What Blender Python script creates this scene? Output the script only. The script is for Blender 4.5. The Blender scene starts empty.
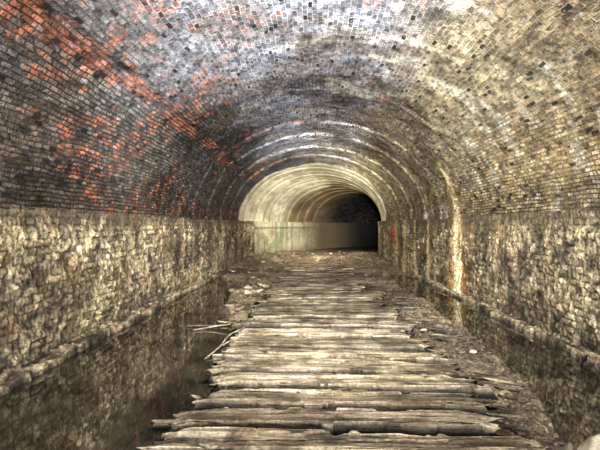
import bpy, math, random
import numpy as np
from mathutils import Vector, Euler
random.seed(7); rng=np.random.RandomState(11)
S=bpy.context.scene
COL=S.collection
try:
    S.view_settings.view_transform='Standard'
    S.view_settings.look='Medium High Contrast'
except Exception as e: print(e)

# ---------------------------------------------------------------- noise
def _h(ix,iy,iz=0,seed=0):
    n=(ix.astype(np.int64)*374761393+iy.astype(np.int64)*668265263+np.asarray(iz).astype(np.int64)*2147483647+seed*1274126177)&0xffffffff
    n=((n^(n>>13))*1274126177)&0xffffffff
    n=((n^(n>>16))*2246822519)&0xffffffff
    n=n^(n>>15)
    return (n&0xffffff)/float(0xffffff)
def vn(x,y,seed=0):
    x=np.asarray(x,float);y=np.asarray(y,float)
    ix=np.floor(x);iy=np.floor(y);fx=x-ix;fy=y-iy
    fx=fx*fx*(3-2*fx);fy=fy*fy*(3-2*fy)
    a=_h(ix,iy,0,seed);b=_h(ix+1,iy,0,seed);c=_h(ix,iy+1,0,seed);d=_h(ix+1,iy+1,0,seed)
    return (a*(1-fx)+b*fx)*(1-fy)+(c*(1-fx)+d*fx)*fy
def fbm(x,y,o=4,seed=0,g=0.5):
    t=0;a=1;s=0
    for i in range(o):
        t=t+a*vn(x*2**i+i*17.3,y*2**i-i*9.1,seed+i);s+=a;a*=g
    return t/s
def ss(a,b,x):
    t=np.clip((x-a)/(b-a),0,1);return t*t*(3-2*t)
def lin(c):
    c=np.array(c,float)/255.
    return np.where(c<=0.04045,c/12.92,((c+0.055)/1.055)**2.4)
def worley(u,v,w,h,seed=0,jit=0.36):
    r=np.floor(v/h); best=np.full(u.shape,9.);sec=np.full(u.shape,9.);idv=np.zeros(u.shape)
    for dj in (-1,0,1):
        rr=r+dj
        off=0.5*(rr%2)+_h(rr,rr*0,0,seed+5)*0.3
        c=np.floor(u/w-off)
        for di in (-1,0,1):
            cc=c+di
            px=(cc+off+0.5+(_h(cc,rr,1,seed)-.5)*2*jit)*w
            py=(rr+0.5+(_h(cc,rr,2,seed)-.5)*.7*jit)*h
            ax=np.abs((u-px)/w);ay=np.abs((v-py)/h)
            d=(ax**4+ay**4)**(1/4.)
            idn=_h(cc,rr,3,seed)
            m=d<best
            sec=np.where(m,best,np.minimum(sec,d))
            idv=np.where(m,idn,idv); best=np.where(m,d,best)
    return best,sec,idv

# ---------------------------------------------------------------- mesh helpers
def mesh_np(name,co,faces,uv=None,col=None,smooth=True,wrapmat=None):
    me=bpy.data.meshes.new(name)
    co=np.asarray(co,np.float32);faces=np.asarray(faces,np.int32)
    nf=len(faces);k=faces.shape[1]
    me.vertices.add(len(co));me.vertices.foreach_set('co',co.ravel())
    me.loops.add(nf*k);me.loops.foreach_set('vertex_index',faces.ravel())
    me.polygons.add(nf)
    me.polygons.foreach_set('loop_start',np.arange(0,nf*k,k,dtype=np.int32))
    try: me.polygons.foreach_set('loop_total',np.full(nf,k,dtype=np.int32))
    except Exception: pass
    me.update(calc_edges=True)
    me.polygons.foreach_set('use_smooth',np.full(nf,smooth,dtype=bool))
    if uv is not None:
        l=me.uv_layers.new(name='UVMap')
        l.data.foreach_set('uv',np.asarray(uv,np.float32)[faces.ravel()].ravel())
    if col is not None:
        for nm,c in col.items():
            a=me.color_attributes.new(nm,'FLOAT_COLOR','POINT')
            c=np.asarray(c,np.float32)
            if c.shape[1]==3: c=np.concatenate([c,np.ones((len(c),1),np.float32)],1)
            a.data.foreach_set('color',c.ravel())
    me.validate()
    if wrapmat: me.materials.append(wrapmat)
    return me
def gridfaces(n,m,flip=False):
    i=np.arange(n-1)[:,None];j=np.arange(m-1)[None,:]
    a=(i*m+j).ravel();b=a+1;c=a+m+1;d=a+m
    f=np.stack([a,b,c,d],1)
    return f[:,::-1] if flip else f
def add(name,me,label=None,cat=None,group=None,kind=None,parent=None,loc=None,rot=None,scale=None):
    o=bpy.data.objects.new(name,me);COL.objects.link(o)
    if label:o['label']=label
    if cat:o['category']=cat
    if group:o['group']=group
    if kind:o['kind']=kind
    if parent:o.parent=parent
    if loc is not None:o.location=loc
    if rot is not None:o.rotation_euler=rot
    if scale is not None:o.scale=scale
    return o

# ---------------------------------------------------------------- node helper
class N:
    def __init__(s,name):
        s.m=bpy.data.materials.new(name);s.m.use_nodes=True;s.t=s.m.node_tree;s.t.nodes.clear()
        s.out=s.t.nodes.new('ShaderNodeOutputMaterial');s.b=s.t.nodes.new('ShaderNodeBsdfPrincipled')
        s.t.links.new(s.b.outputs[0],s.out.inputs[0])
    def n(s,ty,**k):
        x=s.t.nodes.new(ty)
        for a,b in k.items():setattr(x,a,b)
        return x
    def L(s,a,b):
        if hasattr(a,'is_output') : s.t.links.new(a,b)
        else:
            try:b.default_value=a
            except Exception:b.default_value=(*a,1)
    def M(s,op,a,b=0.,c=0.,clamp=False):
        x=s.n('ShaderNodeMath',operation=op);x.use_clamp=clamp
        s.L(a,x.inputs[0]);s.L(b,x.inputs[1])
        if len(x.inputs)>2:s.L(c,x.inputs[2])
        return x.outputs[0]
    def V(s,op,a,b=(0,0,0)):
        x=s.n('ShaderNodeVectorMath',operation=op)
        s.L(a,x.inputs[0])
        if op=='SCALE': s.L(b,x.inputs['Scale'])
        else: s.L(b,x.inputs[1])
        return x.outputs[0]
    def noise(s,vec,scale,detail=4,rough=.55):
        x=s.n('ShaderNodeTexNoise');s.L(vec,x.inputs['Vector']);x.inputs['Scale'].default_value=scale
        x.inputs['Detail'].default_value=detail;x.inputs['Roughness'].default_value=rough
        return x.outputs['Fac']
    def mr(s,v,a,b,c=0.,d=1.,smooth=False):
        x=s.n('ShaderNodeMapRange');
        if smooth:x.interpolation_type='SMOOTHSTEP'
        s.L(v,x.inputs[0])
        for i,q in enumerate((a,b,c,d)):s.L(q,x.inputs[i+1])
        return x.outputs[0]
    def mix(s,f,a,b,bt='MIX'):
        x=s.n('ShaderNodeMix',data_type='RGBA',blend_type=bt)
        s.L(f,x.inputs[0]);s.L(a,x.inputs[6]);s.L(b,x.inputs[7]);return x.outputs[2]
    def attr(s,nm):
        return s.n('ShaderNodeAttribute',attribute_name=nm)
    def bump(s,h,dist=.02,st=1.):
        x=s.n('ShaderNodeBump');x.inputs['Distance'].default_value=dist;x.inputs['Strength'].default_value=st
        s.L(h,x.inputs['Height']);s.t.links.new(x.outputs[0],s.b.inputs['Normal'])
    def scalecol(s,c,f):
        x=s.n('ShaderNodeVectorMath',operation='SCALE');s.L(c,x.inputs[0]);s.L(f,x.inputs['Scale']);return x.outputs[0]

def mat_brick():
    q=N('brick_lining')
    q.b.inputs['Specular IOR Level'].default_value=.25
    uv=q.n('ShaderNodeUVMap',uv_map='UVMap').outputs[0]
    wn=q.n('ShaderNodeTexNoise');q.L(uv,wn.inputs['Vector']);wn.inputs['Scale'].default_value=1.7;wn.inputs['Detail'].default_value=4
    d=q.V('SCALE',q.V('SUBTRACT',wn.outputs['Color'],(.5,.5,.5)),0.10)
    uvd=q.V('ADD',uv,d)
    sp=q.n('ShaderNodeSeparateXYZ');q.L(uvd,sp.inputs[0]);u,v=sp.outputs[0],sp.outputs[1]
    BW,BH=.138,.062
    ry=q.M('DIVIDE',v,BH);row=q.M('FLOOR',ry);fy=q.M('FRACT',ry)
    odd=q.M('MULTIPLY',q.M('MODULO',row,2.),.5)
    rx=q.M('ADD',q.M('DIVIDE',u,BW),odd);colm=q.M('FLOOR',rx);fx=q.M('FRACT',rx)
    cb=q.n('ShaderNodeCombineXYZ');q.L(colm,cb.inputs[0]);q.L(row,cb.inputs[1])
    w=q.n('ShaderNodeTexWhiteNoise',noise_dimensions='2D');q.L(cb.outputs[0],w.inputs['Vector'])
    ws=q.n('ShaderNodeSeparateColor');q.L(w.outputs['Color'],ws.inputs[0])
    r1,r2,r3=ws.outputs[0],ws.outputs[1],ws.outputs[2]
    ex=q.M('MULTIPLY',q.M('MINIMUM',fx,q.M('SUBTRACT',1.,fx)),BW)
    ey=q.M('MULTIPLY',q.M('MINIMUM',fy,q.M('SUBTRACT',1.,fy)),BH)
    e=q.M('MINIMUM',ex,ey)
    e=q.M('ADD',e,q.M('MULTIPLY',q.M('SUBTRACT',q.noise(uv,26,4,.65),.5),.028))
    body=q.mr(e,.004,.010,smooth=True)
    A=q.attr('tint');B=q.attr('extra')
    bs=q.n('ShaderNodeSeparateColor');q.L(B.outputs['Color'],bs.inputs[0])
    mp,pl,red=bs.outputs[0],bs.outputs[1],bs.outputs[2]
    fine=q.noise(uv,30,5,.7)
    mid=q.noise(uv,4,7,.75)
    var=q.M('MULTIPLY',q.mr(q.M('POWER',r1,1.4),0,1,.58,1.6),q.mr(fine,.38,.62,.5,1.45))
    var=q.M('MULTIPLY',var,q.mr(mid,.38,.62,.45,1.45))
    varp=q.mr(fine,.3,.7,.85,1.1)
    var=q.M('ADD',q.M('MULTIPLY',var,q.M('SUBTRACT',1.,pl)),q.M('MULTIPLY',varp,pl))
    rm=q.mr(q.M('ADD',q.M('ADD',red,q.M('MULTIPLY',r2,.26)),q.M('MULTIPLY',q.M('SUBTRACT',mid,.5),2.2)),.74,.88)
    base=q.mix(q.M('MULTIPLY',rm,.8),A.outputs['Color'],(*lin((166,102,76)),1))
    bluish=q.mix(q.M('MULTIPLY',q.M('GREATER_THAN',r3,.8),.2),base,(*lin((150,152,160)),1))
    bc=q.scalecol(bluish,var)
    mort=q.scalecol(A.outputs['Color'],q.M('MULTIPLY',q.mr(mp,0,1,.12,1.7),q.mr(mid,.38,.62,.4,1.5)))
    col=q.mix(body,mort,bc)
    hole=q.M('MULTIPLY',q.M('GREATER_THAN',r2,.965),q.M('SUBTRACT',1.,pl))
    hole=q.M('MULTIPLY',hole,body)
    pit=q.mr(q.noise(uv,12,6,.8),.565,.60)
    pit=q.M('MULTIPLY',q.M('MULTIPLY',pit,.75),q.M('SUBTRACT',1.,pl))
    hole=q.M('MAXIMUM',hole,pit)
    col=q.mix(q.M('MULTIPLY',hole,.88),col,(.012,.011,.010,1))
    sp2=q.mr(q.noise(uv,20,4,.7),.61,.64)
    col=q.mix(q.M('MULTIPLY',q.M('MULTIPLY',sp2,q.M('MAXIMUM',mp,.25)),.7),col,(*lin((200,197,188)),1))
    q.L(col,q.b.inputs['Base Color'])
    q.L(q.mr(r3,0,1,.45,.85),q.b.inputs['Roughness'])
    h=q.M('ADD',q.M('MULTIPLY',body,q.mr(r2,0,1,.4,1.1)),q.M('MULTIPLY',fine,.7))
    h=q.M('SUBTRACT',h,q.M('MULTIPLY',hole,1.2))
    h=q.M('MULTIPLY',h,q.M('SUBTRACT',1.,q.M('MULTIPLY',pl,.85)))
    q.bump(h,.04,1.)
    return q.m
def mat_rock(name,scale=1.,bd=.02,rough=(.55,.9),hi=1.4,lo=.55,med=(.7,1.3),pit=0.):
    q=N(name)
    obj=q.n('ShaderNodeTexCoord').outputs['Object']
    A=q.attr('tint')
    f=q.noise(obj,30*scale,6,.72);m=q.noise(obj,9*scale,5,.65)
    c=q.scalecol(A.outputs['Color'],q.M('MULTIPLY',q.mr(f,.38,.62,lo,hi),q.mr(m,.36,.64,med[0],med[1])))
    h=q.M('ADD',f,q.M('MULTIPLY',m,.8))
    if pit:
        p=q.mr(q.noise(obj,17*scale,4,.7),.575,.62)
        c=q.mix(q.M('MULTIPLY',p,pit),c,(.014,.012,.010,1))
        h=q.M('SUBTRACT',h,q.M('MULTIPLY',p,.8))
    q.L(c,q.b.inputs['Base Color'])
    q.L(q.mr(m,.35,.65,rough[0],rough[1]),q.b.inputs['Roughness'])
    q.bump(h,bd,1.)
    return q.m
def mat_wood(name,c1,c2,dark):
    q=N(name)
    q.b.inputs['Specular IOR Level'].default_value=.3
    tc=q.n('ShaderNodeTexCoord').outputs['Object']
    oi=q.n('ShaderNodeObjectInfo').outputs['Random']
    mp=q.n('ShaderNodeMapping');q.L(tc,mp.inputs[0]);mp.inputs['Scale'].default_value=(1.8,30,30)
    cx=q.n('ShaderNodeCombineXYZ');q.L(q.M('MULTIPLY',oi,50.),cx.inputs[0]);q.L(q.M('MULTIPLY',oi,31.),cx.inputs[1])
    vv=q.V('ADD',mp.outputs[0],cx.outputs[0])
    g=q.noise(vv,1.,6,.7)
    tv=q.V('ADD',tc,cx.outputs[0])
    m=q.noise(tv,3.5,6,.72);f=q.noise(tv,45,4,.7)
    c=q.mix(q.mr(g,.42,.58),c1,c2)
    crack=q.mr(g,.60,.64)
    c=q.mix(q.M('MULTIPLY',crack,.9),c,(.012,.01,.008,1))
    c=q.mix(q.mr(m,.47,.60,0,.8),c,dark)
    A=q.attr('tint')
    c=q.scalecol(c,q.M('MULTIPLY',q.mr(f,.35,.65,.55,1.35),q.mr(oi,0,1,.75,1.12)))
    c=q.mix(1.,c,A.outputs['Color'],'MULTIPLY')
    q.L(c,q.b.inputs['Base Color']);q.L(q.mr(g,.3,.7,.5,.85),q.b.inputs['Roughness'])
    q.bump(q.M('SUBTRACT',q.M('MULTIPLY',f,.5),q.M('ADD',g,crack)),.018,1.)
    return q.m
MB=mat_brick()
MS=mat_rock('stone_masonry',1,.03,(.35,.8),1.5,.5,(.7,1.3),.5)
MCC=mat_rock('stained_concrete',1,.01,(.6,.9),1.2,.75,(.65,1.2))
MCON=mat_rock('ledge_rubble',1,.03,(.5,.9),1.6,.4,(.5,1.4),.7)
MG=mat_rock('wet_mud',1.3,.03,(.3,.9),1.8,.3,(.5,1.5),.6)
MR=mat_rock('rubble_stone',2,.01,(.6,.9))
MW=mat_wood('weathered_timber',(*lin((166,156,140)),1),(*lin((120,110,95)),1),(*lin((74,65,54)),1))
MW2=mat_wood('bleached_timber',(*lin((160,152,136)),1),(*lin((114,106,90)),1),(*lin((74,66,54)),1))
def mat_water():
    q=N('still_murky_water')
    obj=q.n('ShaderNodeTexCoord').outputs['Object']
    f=q.noise(obj,1.4,5,.65);f2=q.noise(obj,24,4,.7)
    c=q.mix(q.mr(f,.42,.66),(*lin((36,34,26)),1),(*lin((70,65,51)),1))
    c=q.mix(q.M('MULTIPLY',q.mr(f2,.60,.68),.3),c,(*lin((112,104,84)),1))
    q.L(c,q.b.inputs['Base Color']);q.L(q.mr(f,.4,.7,.0,.03),q.b.inputs['Roughness'])
    q.b.inputs['IOR'].default_value=2.
    return q.m
MWA=mat_water()

# ---------------------------------------------------------------- tunnel path
CX=.11;HW=3.27;SP=1.78;RISE=2.56;S0=17.4;R=16.5
def path(s,lat):
    s=np.asarray(s,float)
    a=np.where(s>S0,(s-S0)/R,0.)
    x=np.where(s>S0,CX+R*(1-np.cos(a)),CX)+lat*np.cos(a)
    y=np.where(s>S0,S0+R*np.sin(a),s)-lat*np.sin(a)
    return x,y
RINGS=(17.9,18.9,19.6,20.7,21.4,22.5,23.3,24.3,25.1,26.)
RAMP=(.04,.03,.05,.03,.05,.04,.08,.06,.06,.06)
def inset(s,wob=0):
    r=0.
    for p,dv in ((11.2,.03),(12.6,.05),(14.2,.06),(15.6,.06)):
        r=r+dv*ss(p-.06,p+.06,s)
    r=r+.08*ss(16.2,17.4,s)
    for p,dv in zip(RINGS,RAMP): r=r+dv*ss(p-.10,p+.10,s+wob)
    return r
def inset_s(s):
    return .20*ss(11,15.6,s)+.08*ss(16.2,17.4,s)+.045*np.clip((s-17.5)/.9,0,10)
Smin,Smax=-4.5,43.
def streak(s,z,wide=1.):
    k=0
    for p,w,a,top in ((10.15,.13,2.0,3.0),(9.85,.05,1.0,2.1),(12.4,.07,.55,3.3),(13.6,.06,.35,3.1),(14.9,.15,.3,3.3),(16.2,.2,.4,3.4)):
        pp=p+.16*(fbm(z*1.6,z*0+p,3,int(p*10))-.5)*2
        k=k+a*np.exp(-((s-pp)/(w*wide*(1+.6*np.clip(1.4-z,0,2))))**2)*ss(top+.3,top-.6,z)
    return np.clip(k*(.5+.8*fbm(s*6,z*1.2,3,77)),0,1)
def mixc(f,a,b): return a*(1-f[...,None])+b*f[...,None]
cream=lin((250,240,210))

# ceiling
s=np.arange(Smin,Smax,.045);t=np.linspace(0,math.pi,200)
Sg,T=np.meshgrid(s,t,indexing='ij')
dens=math.sqrt((HW**2+RISE**2)/2)
V=T*dens
rw=.2*(fbm(V*.8,V*0,3,99)-.5)
ins=inset(Sg,rw)
und=.06*(fbm(Sg*.45,V*.5,3,3)-.5)+.05*(fbm(Sg*2.2,V*2.2,4,9)-.5)
und=und*(.25+.75*ss(17.5,15,Sg))
seam=ss(.30,.48,fbm(Sg*.9,Sg*0,4,303,.6))
step=-.07*seam*ss(.77,.74,T+.04*(fbm(Sg*1.6,Sg*0,3,4)-.5))*ss(.50,.66,T)*ss(16,13,Sg)
ins=ins+und+step
nx=-np.cos(T)/HW;nz=np.sin(T)/RISE;nl=np.sqrt(nx**2+nz**2);nx/=nl;nz/=nl
lat=-HW*np.cos(T)-nx*ins; Z=SP+RISE*np.sin(T)-nz*ins
X,Y=path(Sg,lat)
tn=T/math.pi+.12*(fbm(Sg*.5,V*.5,4,21)-.5)
cl=lin((116,111,106));cm=lin((148,151,164));cr=lin((160,148,124));cr2=lin((168,150,116))
C=mixc(ss(.16,.42,tn),np.broadcast_to(cl,Sg.shape+(3,)),cm)
C=mixc(ss(.55,.70,tn),C,cr);C=mixc(ss(.78,.95,tn),C,cr2)
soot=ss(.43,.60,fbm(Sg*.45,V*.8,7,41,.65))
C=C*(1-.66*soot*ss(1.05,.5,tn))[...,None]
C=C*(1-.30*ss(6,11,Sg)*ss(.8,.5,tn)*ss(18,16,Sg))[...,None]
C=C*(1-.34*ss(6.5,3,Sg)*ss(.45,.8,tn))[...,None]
brn=ss(.50,.62,fbm(Sg*.9,V*1.1,6,141,.65))*.45;C=mixc(brn,C,lin((118,102,84)))
pale=ss(16.9,17.3,Sg+.6*(fbm(V*1.5,V*0,3,12)-.5)-1.0*ss(2.3,3.0,T))
near=ss(11.,16.,Sg)
C=mixc(.6*near*ss(.35,.9,tn+.15*fbm(Sg,V,3,5))*(1-.5*ss(2.6,3.1,T)),C,lin((188,174,138)))
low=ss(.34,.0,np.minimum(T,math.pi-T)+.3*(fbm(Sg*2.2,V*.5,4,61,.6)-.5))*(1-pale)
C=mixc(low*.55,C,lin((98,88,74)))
pl=cream*np.ones(Sg.shape+(3,))
pl=pl*(.72+.55*fbm(Sg*1.5,V*.7,5,66,.6))[...,None]
for p in RINGS:
    pl=pl*(1-.5*np.exp(-((Sg+rw-p+.05)/.11)**2)*(.4+1.2*fbm(V*1.3,V*0+p,3,8)))[...,None]
st=ss(.46,.60,fbm(Sg*.9,V*2.4,5,67,.6));pl=mixc(st*.45,pl,lin((158,140,106)))
pl=mixc(ss(21.8,24.2,Sg+2.5*(fbm(Sg*.6,V,3,3)-.5)),pl,lin((130,110,82))*(.4+1.1*fbm(Sg*1.2,V*1.5,4,68))[...,None]);pl=mixc(ss(25,29,Sg),pl,lin((22,18,15)))  # brown staining, then the fading light round the bend painted as near-black
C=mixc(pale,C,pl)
k=streak(Sg,Z)*ss(1.6,2.2,T)*ss(17.4,16.8,Sg)
ko=np.clip(streak(Sg,Z,2.1)*.65*ss(1.6,2.2,T)*ss(17,16,Sg),0,1);C=mixc(ko,C,lin((180,134,74)))
C=mixc(k,C,lin((244,228,186)))
vein=ss(.60,.68,fbm(Sg*4,V*1.2,4,91))*ss(.30,.6,tn)*.5*(1-pale)
C=mixc(vein,C,lin((205,200,186)))
mort=.2+.8*ss(.2,.4,tn)*ss(.98,.7,tn)*(1-.7*soot)
mort=np.clip(mort+.5*(fbm(Sg*1.2,V*1.2,3,8)-.5),0,1)
red=.62*ss(.48,.60,fbm(Sg*.9,V*.9,5,31,.65))*ss(.54,.34,tn)
red=np.maximum(red,1.0*np.exp(-((T-.71-.04*(fbm(Sg*1.2,Sg*0,3,4)-.5))/.07)**2)*ss(.30,.50,fbm(Sg*1.3,V*2,4,3))*ss(17,14,Sg))
red=np.maximum(red,.60*ss(.58,.68,fbm(Sg*1.1,V*1.1,5,52,.65))*ss(.75,.6,tn))*(1-pale)
E=np.stack([mort,np.clip(pale,0,1),red],-1)
n,m=Sg.shape
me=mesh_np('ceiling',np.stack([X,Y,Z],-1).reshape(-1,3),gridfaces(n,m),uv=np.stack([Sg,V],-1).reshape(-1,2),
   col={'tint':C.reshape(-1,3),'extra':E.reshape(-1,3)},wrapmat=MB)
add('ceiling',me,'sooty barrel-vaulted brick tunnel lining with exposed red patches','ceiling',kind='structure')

# side walls
def wall(side,name,label):
    s=np.concatenate([np.arange(.8,12,.018),np.arange(12,20.4,.03),np.arange(20.4,Smax,.06)]);s=np.concatenate([np.arange(Smin,.8,.06),s])
    z=np.linspace(-.32,SP+.05,120)
    Sg,Z=np.meshgrid(s,z,indexing='ij')
    sd=3 if side<0 else 8
    us=Sg+.06*(fbm(Sg*4,Z*4,3,sd)-.5);vs=Z+.035*(fbm(Sg*3+9,Z*3,3,sd+1)-.5)+10
    f1,f2,idv=worley(us,vs,.16,.088,sd,.28)
    idv2=np.modf(idv*37.7)[0]
    edge=ss(.02,.14,f2-f1)
    end=19.0 if side<0 else 20.5
    stone=ss(end+.15,end-.15,Sg+.3*(fbm(Z*3,Z*0,3,9)-.5))
    fb=fbm(Sg*1.1,Z*1.3,4,sd+20)
    ins=inset_s(Sg)
    ero=ss(.46,.62,fbm(Sg*1.3,Z*1.7,4,sd+50))
    fn=fbm(Sg*12,Z*14,4,sd+4,.65)-.5
    lump=fbm(Sg*2.6,Z*3.4,4,sd+2)
    topn=ss(SP-.02,SP-.28,Z+.36*(fbm(Sg*2.3,Z*0,5,sd+70,.65)-.5))
    rough=.042*edge*(.5+.6*idv2)*(1-.35*ero)+.06*(lump-.5)+.045*fn
    ins=ins+rough*stone*(.35+.65*topn)+.14*ss(end-1.2,end+.6,Sg)+(1-stone)*.02*(fbm(Sg,Z,3,5)-.5)
    ins[:,-1]-=.12+.3*(1-stone[:,-1])
    lat=side*(HW-ins)
    X,Y=path(Sg,lat)
    if side<0: b0,b1=lin((196,180,148)),lin((134,120,98))
    else: b0,b1=lin((176,162,134)),lin((114,102,84))
    patch=ss(.34,.6,fb+(.25*(idv-.5)))
    C=mixc(patch,b1*np.ones(Sg.shape+(3,)),b0)
    C=C*(.58+.62*idv2*(1-.4*ero)+.15*ero)[...,None]
    C=C*np.clip(1+2.7*fn,.3,1.9)[...,None]
    crev=(1-ss(.03,.16,f2-f1))*(1-.35*ero)
    C=mixc(crev*.85,C,lin((24,20,17)))
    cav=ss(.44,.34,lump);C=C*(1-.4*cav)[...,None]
    blk=ss(.52,.66,fbm(Sg*1.3,Z*1.8,6,sd+60,.65))
    C=mixc(blk*.5,C,lin((42,37,33)))
    seep=ss(.58,.70,fbm(Sg*3.2,Z*.5,4,sd+90,.6));C=mixc(seep*.45,C,lin((36,32,28)))
    drip=ss(.60,.70,fbm(Sg*4.5,Z*.4,4,sd+190,.6));C=mixc(drip*.3,C,lin((190,172,138)))
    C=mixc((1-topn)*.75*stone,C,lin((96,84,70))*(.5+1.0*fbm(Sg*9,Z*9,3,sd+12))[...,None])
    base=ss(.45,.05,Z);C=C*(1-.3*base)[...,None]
    rb=ss(.60,.72,fbm(Sg*2.5,Z*2,4,sd+33))*.3;C=mixc(rb,C,lin((128,98,70)))
    if side>0:
        ko=np.clip(streak(Sg,Z,2.1)*.65,0,1)*stone;C=mixc(ko,C,lin((182,134,74)))
        k=streak(Sg,Z);C=mixc(k*.97,C,lin((244,230,190)))
        g=np.exp(-((Sg-16.6)/.45)**2)*np.exp(-((Z-1.2)/.3)**2)*ss(.47,.51,fbm(Sg*3,Z*6,2,3));C=mixc(g,C,lin((200,60,50)))
    pale=lin((206,198,166))*np.ones(Sg.shape+(3,))
    pale=pale*(.45+.85*fbm(Sg*2.4,Z*1.6,6,14,.65))[...,None]
    dr=ss(.5,.62,fbm(Sg*4,Z*.6,4,214,.6));pale=mixc(dr*.5,pale,lin((110,98,74)))
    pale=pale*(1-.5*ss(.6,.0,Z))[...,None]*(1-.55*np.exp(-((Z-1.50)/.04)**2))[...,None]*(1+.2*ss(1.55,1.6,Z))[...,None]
    gr=ss(.47,.54,fbm(Sg*1.6,Z*3.5,3,2))*ss(19.1,19.5,Sg)*ss(24.5,22,Sg)*ss(.2,.4,Z)*ss(1.45,1.3,Z)
    hue=fbm(Sg*.9,Z*1.2,2,90)[...,None]
    gc=np.where(hue>.55,lin((110,140,130)),np.where(hue>.45,lin((165,120,85)),lin((125,142,98))))
    pale=pale*(1-.55*gr[...,None])+gc*.55*gr[...,None]
    pale=mixc(ss(23,27,Sg),pale,lin((96,84,62)));pale=mixc(ss(27,31,Sg),pale,lin((20,17,14)))  # last mix paints the darkness beyond the bend into the wall colour
    C=mixc(1-stone,C,pale)
    n,m=Sg.shape
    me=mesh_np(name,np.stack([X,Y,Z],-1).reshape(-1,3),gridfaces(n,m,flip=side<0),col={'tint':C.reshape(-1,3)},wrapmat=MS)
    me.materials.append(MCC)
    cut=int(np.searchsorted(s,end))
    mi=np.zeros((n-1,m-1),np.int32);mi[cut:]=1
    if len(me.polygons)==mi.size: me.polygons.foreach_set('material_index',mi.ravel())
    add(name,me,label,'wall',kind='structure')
wall(-1,'wall_left','rough tan rubble-stone side wall turning to pale concrete')
wall(1,'wall_right','dark rubble-stone side wall with pale mineral streaks')

# end cap round the bend
tt=np.linspace(0,math.pi,40)
pl=[(-HW,-.32)]+[(-HW*math.cos(a),SP+RISE*math.sin(a)) for a in tt]+[(HW,-.32)]
vs=[];
for l,z in pl:
    x,y=path(Smax-.1,l);vs.append((float(x),float(y),z))
me=bpy.data.meshes.new('wall_end');me.from_pydata(vs,[],[list(range(len(vs)))]);
ca=me.color_attributes.new('tint','FLOAT_COLOR','POINT')
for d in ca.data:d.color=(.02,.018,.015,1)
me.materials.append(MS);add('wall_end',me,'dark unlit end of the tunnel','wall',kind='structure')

# floor
def bankL(s): return np.interp(s,[-5,2,6,7.2,8.2,10,11.5,13,14],[-1.08,-1.06,-1.15,-1.5,-1.85,-2.05,-2.4,-2.75,-3.6])
def bankR(s): return np.interp(s,[-5,2,3,4.2,5.5,8,10,12.5,14.5,15.5],[1.7,1.85,2.0,2.3,2.48,2.52,2.45,2.5,2.85,3.9])
def ground(x,s):
    e=.25*(fbm(x*0+3,s*1.4,3,70)-.5)+.16*(fbm(x*0,s*6,2,71)-.5)
    l=ss(0,.22,x-bankL(s)-e);r=ss(0,.30,bankR(s)+e-x)
    m=l*r
    h=-.22+m*(.22+.045)
    h=h+m*(.06*(fbm(x*2.5,s*2.5,4,72)-.5)+.09*(fbm(x*9,s*9,3,73)-.4))
    h=h+m*.04*ss(10,16,s)
    h=h+.20*ss(16.4,18.4,s)*ss(26,21,s)*ss(.35,.65,fbm(x*.7,s*.7,4,171,.6))
    rt=ss(1.3,1.55,x)*ss(2.9,2.3,x)
    h=h+m*rt*(.02+.12*(fbm(x*2.5,s*9,4,74)-.45))
    sd=ss(-1.2,-1.6,x);h=h+m*sd*.14*(fbm(x*4,s*4,4,79)-.35)
    h=h+(1-m)*.05*(fbm(x*3,s*3,3,75)-.5)
    return h
s=np.concatenate([np.arange(-4.5,2,.1),np.arange(2,9,.025),np.arange(9,24,.045),np.arange(24,Smax,.2)]);l=np.linspace(-HW-.05,HW+.05,260)
Sg,Lt=np.meshgrid(s,l,indexing='ij')
X,Y=path(Sg,Lt);H=ground(Lt+CX,Sg)
H=np.where(Sg>17,np.maximum(H,.03),H)
C=mixc(ss(.3,.7,fbm(Lt*1.7,Sg*1.7,4,80)),lin((80,69,56))*np.ones(Sg.shape+(3,)),lin((140,124,102)))
C=C*(.35+1.1*fbm(Lt*8,Sg*8,4,81,.65))[...,None]
xx=Lt+CX
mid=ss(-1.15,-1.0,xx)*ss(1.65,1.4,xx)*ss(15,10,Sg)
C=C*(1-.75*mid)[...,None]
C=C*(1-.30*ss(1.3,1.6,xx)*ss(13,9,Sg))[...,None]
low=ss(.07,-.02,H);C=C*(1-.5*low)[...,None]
C=mixc(.4*ss(14,18,Sg),C,lin((140,124,98)))
C=mixc(ss(25,29,Sg),C,lin((20,17,14)))  # ground past the bend painted dark where light falls off
n,m=Sg.shape
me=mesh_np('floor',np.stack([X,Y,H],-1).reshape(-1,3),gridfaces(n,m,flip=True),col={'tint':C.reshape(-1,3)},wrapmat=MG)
add('floor',me,'muddy brown ballast ground between flooded channels','floor',kind='structure')

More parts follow.
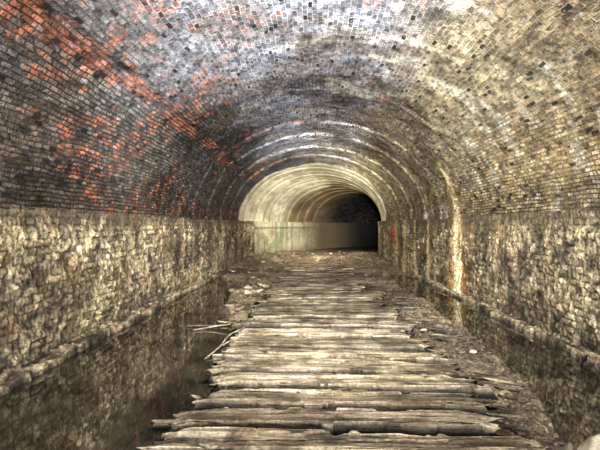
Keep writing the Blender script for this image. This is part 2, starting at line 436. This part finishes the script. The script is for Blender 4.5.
# ledges at wall feet
def ledge(side,name,w):
    s=np.arange(-4.5,18.7,.03);p=np.linspace(0,1,22)
    Sg,P=np.meshgrid(s,p,indexing='ij')
    d=np.where(P<.6,P/.6*w,w+(P-.6)/.4*.04)
    z=np.where(P<.6,.085,.085-(P-.6)/.4*.36)
    n_=fbm(Sg*2,P*2,4,5 if side>0 else 6)-.5
    n2=fbm(Sg*16,P*9,3,25 if side>0 else 26)-.5
    z=z+(.06*n_+.05*n2)*(P<.95)+.05*ss(.3,0,P);d=d+(.14*(fbm(Sg*1.3,P*1,4,15)-.5)+.05*n2)*ss(.2,.6,P)
    X,Y=path(Sg,side*(HW+.06-d))
    C=mixc(ss(.3,.7,fbm(Sg*4,P*4,4,44)),lin((86,76,62))*np.ones(Sg.shape+(3,)),lin((172,157,130)))
    C=C*(1-.6*ss(.60,.70,P))[...,None]*np.clip(1+2.5*n2,.3,1.7)[...,None]
    n,m=Sg.shape
    me=mesh_np(name,np.stack([X,Y,z],-1).reshape(-1,3),gridfaces(n,m,flip=side<0),col={'tint':C.reshape(-1,3)},wrapmat=MCON)
    add(name,me,'crumbling stone ledge along the foot of the wall','ledge',kind='structure')
ledge(-1,'baseboard_left',.28);ledge(1,'baseboard_right',.22)

# water
def water(x0,x1,y0,y1,label):
    s=np.linspace(y0,y1,30);x=np.linspace(x0,x1,6)
    A,B=np.meshgrid(s,x,indexing='ij')
    me=mesh_np('water_channel',np.stack([B,A,A*0],-1).reshape(-1,3),gridfaces(30,6,flip=True),wrapmat=MWA)
    add('water_channel',me,label,'water',kind='stuff')
water(-2.98,-.85,-4.4,13.6,'still murky drainage water beside the sleepers and pale stone wall')
water(1.45,3.12,-4.4,14.0,'narrow dark water channel beside the streaked stone wall')

# ---------------------------------------------------------------- sleepers
def timber(L,w,h,seed,nL=110,nC=26,rag=.07,wave=.03,col=1.,p=.22):
    u=np.linspace(-.5,.5,nL);a=np.linspace(0,2*math.pi,nC,endpoint=False)
    U,A=np.meshgrid(u,a,indexing='ij')
    # evenly spaced points along a wide flat rectangular section
    ca_,sa_=np.cos(A),np.sin(A)
    sx_=np.clip(ca_*1.12,-1,1);sz_=np.clip(sa_*3.2,-1,1)
    cy=sx_*w/2;cz=sz_*h/2
    x=U*L+rag*2.8*(fbm(cy*22+5,cz*5+5+np.sign(U)*7,3,seed,.6)-.5)*np.abs(U*2)**8*2.4
    gro=fbm(x*1.3,cy*30+seed,3,seed+1,.6)-.5
    big=fbm(x*.9+seed,cy*2,4,seed+9)-.5
    top=ss(-.1,.25,sa_)
    k=h/.17
    z=cz+top*(wave*1.3*big+.018*gro*k)
    z=z-top*.05*k*ss(.45,.5,np.abs(U))*fbm(cy*20,U*0+np.sign(U),3,seed+77)
    wob=.5*(fbm(x*1.5,x*0+seed,4,seed+2,.65)-.5)
    lay=ss(.42,.46,vn(x*.5+seed,cy/w*1.6+wob*2,seed+6))-.5
    z=z+top*lay*.026*k
    spl=ss(.022,.0,np.abs(vn(x*.4+seed,cy/w*1.3+wob*2.2,seed+40)-.5))*top
    z=z-spl*.04*k
    y=cy+.010*gro*k+.055*(fbm(x*.9,x*0,5,seed+8,.7)-.5)*k
    nt=ss(.52,.57,fbm(x*2.1,x*0+seed,5,seed+12,.7))
    y=y+nt*.05*k*ss(.5,.95,-ca_)
    nt2=ss(.52,.57,fbm(x*2.1,x*0+seed,5,seed+14,.7))
    y=y-nt2*.05*k*ss(.5,.95,ca_)
    co=np.stack([x,y,z],-1).reshape(-1,3)
    i=np.arange(nL-1)[:,None];j=np.arange(nC)[None,:];j2=(j+1)%nC
    f=np.stack([(i*nC+j),(i*nC+j2),((i+1)*nC+j2),((i+1)*nC+j)],-1).reshape(-1,4)[:,::-1]
    c0=len(co);co=np.concatenate([co,[co[:nC].mean(0)],[co[-nC:].mean(0)]])
    kk=np.arange(0,nC,2)
    cap1=np.stack([kk*0+c0,kk,(kk+1)%nC,(kk+2)%nC],1)
    b=(nL-1)*nC
    cap2=np.stack([kk*0+c0+1,b+kk,b+(kk+1)%nC,b+(kk+2)%nC],1)
    f=np.concatenate([f,cap1,cap2])
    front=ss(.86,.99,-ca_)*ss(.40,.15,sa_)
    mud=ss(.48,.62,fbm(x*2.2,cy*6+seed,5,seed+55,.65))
    tc=(.5+.9*fbm(x*1.2,cy*10,5,seed+2,.6))*(.10+.90*top)*(1-.25*ss(.1,-.3,lay))*(1-.9*spl)*(1+1.1*gro)*(1-.7*front)*(1-.40*mud)  # top and front terms paint lit tops and shaded sides into the tint
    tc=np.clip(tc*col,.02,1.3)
    wf=np.clip(fbm(x*1.2,cy*3,3,seed+30)+.5*mud,0,1.4)
    warm=np.stack([tc,tc*(1-.07*wf),tc*(1-.20*wf)],-1).reshape(-1,3)
    warm=np.concatenate([warm,[[.2,.19,.17]]*2])
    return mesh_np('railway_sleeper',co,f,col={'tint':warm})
ys=[2.55]+[430*1.44/(y-226) for y in (440,417,398,381,366,353,341.5,331,322,314,307,300.5)]
yy=ys[-1]
while yy<17.3:
    yy+=.50+random.uniform(-.07,.07);ys.append(yy)
ends={1:(-1.03,1.52),2:(-1.0,1.36),3:(-.92,1.42),4:(-.88,1.5),5:(-1.0,1.45)}
for i,y in enumerate(ys):
    xl,xr=ends.get(i,(random.uniform(-1.08,-.88),random.uniform(1.15,1.55)))
    gap=(ys[i+1]-y) if i+1<len(ys) else .5
    w=min(.38,gap*random.uniform(.72,.84))
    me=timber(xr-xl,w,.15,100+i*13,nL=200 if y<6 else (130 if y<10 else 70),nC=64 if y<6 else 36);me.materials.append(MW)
    lab='split grey-brown timber sleeper lying across muddy ballast' if i<14 else 'worn timber sleeper half sunk in dirt'
    add('railway_sleeper',me,lab,'railway sleeper',group='rotting timber sleepers along the trackbed',
        loc=((xl+xr)/2,y,.085-(.035*ss(8,14,y))+random.uniform(-.015,.015)),rot=(random.uniform(-.05,.05),random.uniform(-.012,.012),random.uniform(-.022,.022)))

# loose boards and sticks
def board(x,y,L,w,h,rz,label,z=.06,name='broken_board',cat='board',ry=0,mat=MW2,seed=1):
    me=timber(L,w,h,seed,nL=40,nC=20,rag=.05,wave=.004,col=1.1);me.materials.append(mat)
    return add(name,me,label,cat,loc=(x,y,z),rot=(0,ry,rz))
board(-1.66,6.8,.6,.05,.018,.12,'pale splintered board lying on dark water',z=.015,seed=5)
board(-1.33,6.9,.40,.07,.025,-.3,'short pale broken board at the water edge',z=.04,seed=6)
board(-1.15,3.38,.22,.09,.035,.06,'dark rotten timber stub jutting into water',z=.03,seed=9,mat=MW)
def stick(pts,r,label):
    cu=bpy.data.curves.new('stick','CURVE');cu.dimensions='3D';cu.bevel_depth=1;cu.bevel_resolution=2
    for P in pts:
        sp=cu.splines.new('BEZIER');sp.bezier_points.add(len(P)-1)
        for b,p in zip(sp.bezier_points,P):
            b.co=p[:3];b.handle_left_type=b.handle_right_type='AUTO';b.radius=p[3]*r
    o=bpy.data.objects.new('tmp',cu);COL.objects.link(o)
    dg=bpy.context.evaluated_depsgraph_get();me=bpy.data.meshes.new_from_object(o.evaluated_get(dg))
    bpy.data.objects.remove(o)
    ca=me.color_attributes.new('tint','FLOAT_COLOR','POINT')
    for d in ca.data:d.color=(.75,.75,.75,1)
    me.materials.clear();me.materials.append(MW2)
    add('stick',me,label,'stick')
stick([[(-1.28,5.1,.01,1),(-1.17,5.4,.07,.9),(-1.1,5.75,.14,.8),(-.95,6.0,.18,.5)],[(-1.17,5.4,.07,.7),(-1.05,5.5,.13,.5),(-.98,5.7,.16,.3)]],.012,'pale forked stick leaning against the sleeper ends')
stick([[(-1.8,6.5,.015,.7),(-1.55,6.62,.04,1),(-1.25,6.6,.09,.6)]],.012,'thin broken stick resting at the water edge')

# splinters on bank
spl=[timber(random.uniform(.12,.32),random.uniform(.03,.07),.02,700+i,nL=24,nC=16,rag=.05,wave=.008,col=.7) for i in range(8)]
for me in spl:me.materials.append(MW)
for i in range(90):
    s_=2.8+random.random()**1.2*7;x_=random.uniform(1.42,float(bankR(s_))-.42)
    z_=float(ground(np.array([x_]),np.array([s_]))[0])
    add('wood_splinter',spl[i%8],'brown timber splinter scattered on the muddy bank','wood splinter',group='timber splinters on the muddy bank',
        loc=(x_,s_,z_+.008),rot=(random.uniform(-.3,.3),random.uniform(-.1,.15),random.uniform(-.6,.25)))

# rocks
def rockmesh(seed,c,smooth_=False):
    import bmesh
    bm=bmesh.new();bmesh.ops.create_icosphere(bm,subdivisions=3,radius=1)
    rs=random.Random(seed)
    planes=[(Vector((rs.uniform(-1,1),rs.uniform(-1,1),rs.uniform(-1,1))).normalized(),rs.uniform(.4,.8)) for _ in range(14)]
    for v in bm.verts:
        for nn,d in planes:
            q=v.co.dot(nn)
            if q>d:v.co-=nn*(q-d)
        v.co*=1+rs.uniform(-.025,.025)
    me=bpy.data.meshes.new('rock');bm.to_mesh(me);bm.free()
    ca=me.color_attributes.new('tint','FLOAT_COLOR','POINT')
    for d in ca.data:d.color=(*c,1)
    me.materials.append(MR);return me
pale=[rockmesh(i,lin((160,150,130))) for i in range(4)]
brown=[rockmesh(10+i,lin((108,96,78))) for i in range(6)]
def rock(x,s_,r,pl,z=None,sc=None,rot=None):
    if z is None:z=float(ground(np.array([x]),np.array([s_]))[0])
    add('rock',random.choice(pale if pl else brown),'pale angular stone lying on the mud' if pl else 'brown angular stone lying on the mud','rock',
      group='loose stones on the tunnel floor',loc=(x,s_,z+r*.25),rot=rot or (random.uniform(-.3,.3),random.uniform(-.3,.3),random.uniform(0,6)),scale=sc or (r*1.4,r*random.uniform(.7,1),r*random.uniform(.35,.6)))
rock(1.98,3.02,.19,True,z=.02,sc=(.20,.15,.15),rot=(.5,.3,.8))
rock(-1.42,9.6,.15,True);rock(-1.25,10.1,.12,True);rock(-1.6,10.5,.13,True)
rock(-1.35,11.4,.12,True);rock(-1.2,10.9,.10,True);rock(-1.7,12.4,.12,True)
for i in range(100):
    s_=random.uniform(6.9,16.8);lo=float(bankL(s_))+.2
    rock(random.uniform(max(lo,-2.8),-1.1),s_,random.uniform(.02,.10),random.random()<.1)
for i in range(70):
    s_=3+random.random()**1.3*13.5;hi=min(float(bankR(s_))-.2,3.0)
    rock(random.uniform(1.5,hi),s_,random.uniform(.02,.06),random.random()<.1)
for i in range(36):
    s_=random.uniform(16.6,22);a=random.uniform(-2.2,2.4);x,y=path(s_,a)
    r=random.uniform(.04,.13)
    z_=max(.03,float(ground(np.array([a+CX]),np.array([s_]))[0]))
    add('rock',random.choice(brown+pale[:1]),'brown angular stone lying on the mud','rock',group='loose stones on the tunnel floor',loc=(float(x),float(y),z_+r*.3),rot=(random.uniform(-.3,.3),random.uniform(-.3,.3),random.uniform(0,6)),scale=(r*1.2,r,r*.6))

# ballast chips: one uncountable spread
base=np.array([[1,0,0],[-1,0,0],[0,1,0],[0,-1,0],[0,0,1],[0,0,-1]],float)
ft=np.array([[0,2,4],[2,1,4],[1,3,4],[3,0,4],[2,0,5],[1,2,5],[3,1,5],[0,3,5]])
nb=11000
sx=rng.rand(nb)**.9*15+2.2;co=[]
for i in range(nb):
    s_=sx[i];lo=max(bankL(s_)+.1,-2.7);hi=min(bankR(s_)-.1,2.85)
    x_=rng.uniform(lo,hi) if i%3 else rng.uniform(min(1.4,hi-.2),hi);r=rng.uniform(.005,.016)
    co.append((x_,s_,r));
co=np.array(co);zz=ground(co[:,0],co[:,1])
allv=[];allf=[];allc=[]
for i in range(nb):
    sc=co[i,2]*(1+rng.uniform(-.4,.4,(6,1)))
    a=rng.uniform(0,6.28);ca_,sa_=math.cos(a),math.sin(a)
    p=base*sc*np.array([[1.6,1,1]]);p=p@np.array([[ca_,sa_,0],[-sa_,ca_,0],[0,0,.7]])
    p=p+np.array([co[i,0],co[i,1],zz[i]+co[i,2]*.2])
    allv.append(p);allf.append(ft+6*i)
    c=lin((98,85,69))*rng.uniform(.3,1.3);allc.append(np.repeat(c[None],6,0))
me=mesh_np('ballast',np.concatenate(allv),np.concatenate(allf),col={'tint':np.concatenate(allc)},smooth=False,wrapmat=MR)
add('ballast',me,'gritty brown ballast chips between and beside the sleepers','ballast',kind='stuff')

# ---------------------------------------------------------------- lights
def light(ty,name,loc,energy,color,rot=(0,0,0),**k):
    l=bpy.data.lights.new(name,ty);l.energy=energy;l.color=color
    for a,b in k.items():setattr(l,a,b)
    o=bpy.data.objects.new(name,l);COL.objects.link(o);o.location=loc;o.rotation_euler=rot;return o
def aim(o,t): o.rotation_euler=(Vector(t)-o.location).to_track_quat('-Z','Y').to_euler()
o=light('AREA','portal_daylight',(.1,-4.2,2.2),2100,(1,.99,.97),shape='RECTANGLE',size=5.6,size_y=3.0);aim(o,(.1,6,1.3))
light('POINT','overhead_fill',(.1,2.2,3.2),230,(1,.98,.94),shadow_soft_size=.08)  # unseen fill added above the frame to light sleepers and walls
o=light('SPOT','torch_wide',(.1,-.2,3.0),10500,(1,.98,.93),spot_size=math.radians(70),spot_blend=.9,shadow_soft_size=.04);aim(o,(.3,12,1.7))
o=light('SPOT','torch_narrow',(.2,0,2.3),42000,(1,.97,.90),spot_size=math.radians(22),spot_blend=.7,shadow_soft_size=.1);aim(o,(.0,19,2.6))
w=bpy.data.worlds.new('World');S.world=w;w.use_nodes=True
w.node_tree.nodes['Background'].inputs[0].default_value=(.9,.95,1,1);w.node_tree.nodes['Background'].inputs[1].default_value=.9

cam=bpy.data.cameras.new('Camera');cam.lens=25.8;cam.sensor_width=36;cam.clip_start=.05
c=bpy.data.objects.new('Camera',cam);COL.objects.link(c);c.location=(0,0,1.6)
c.rotation_euler=(math.radians(90.13),0,math.radians(1.6));S.camera=c
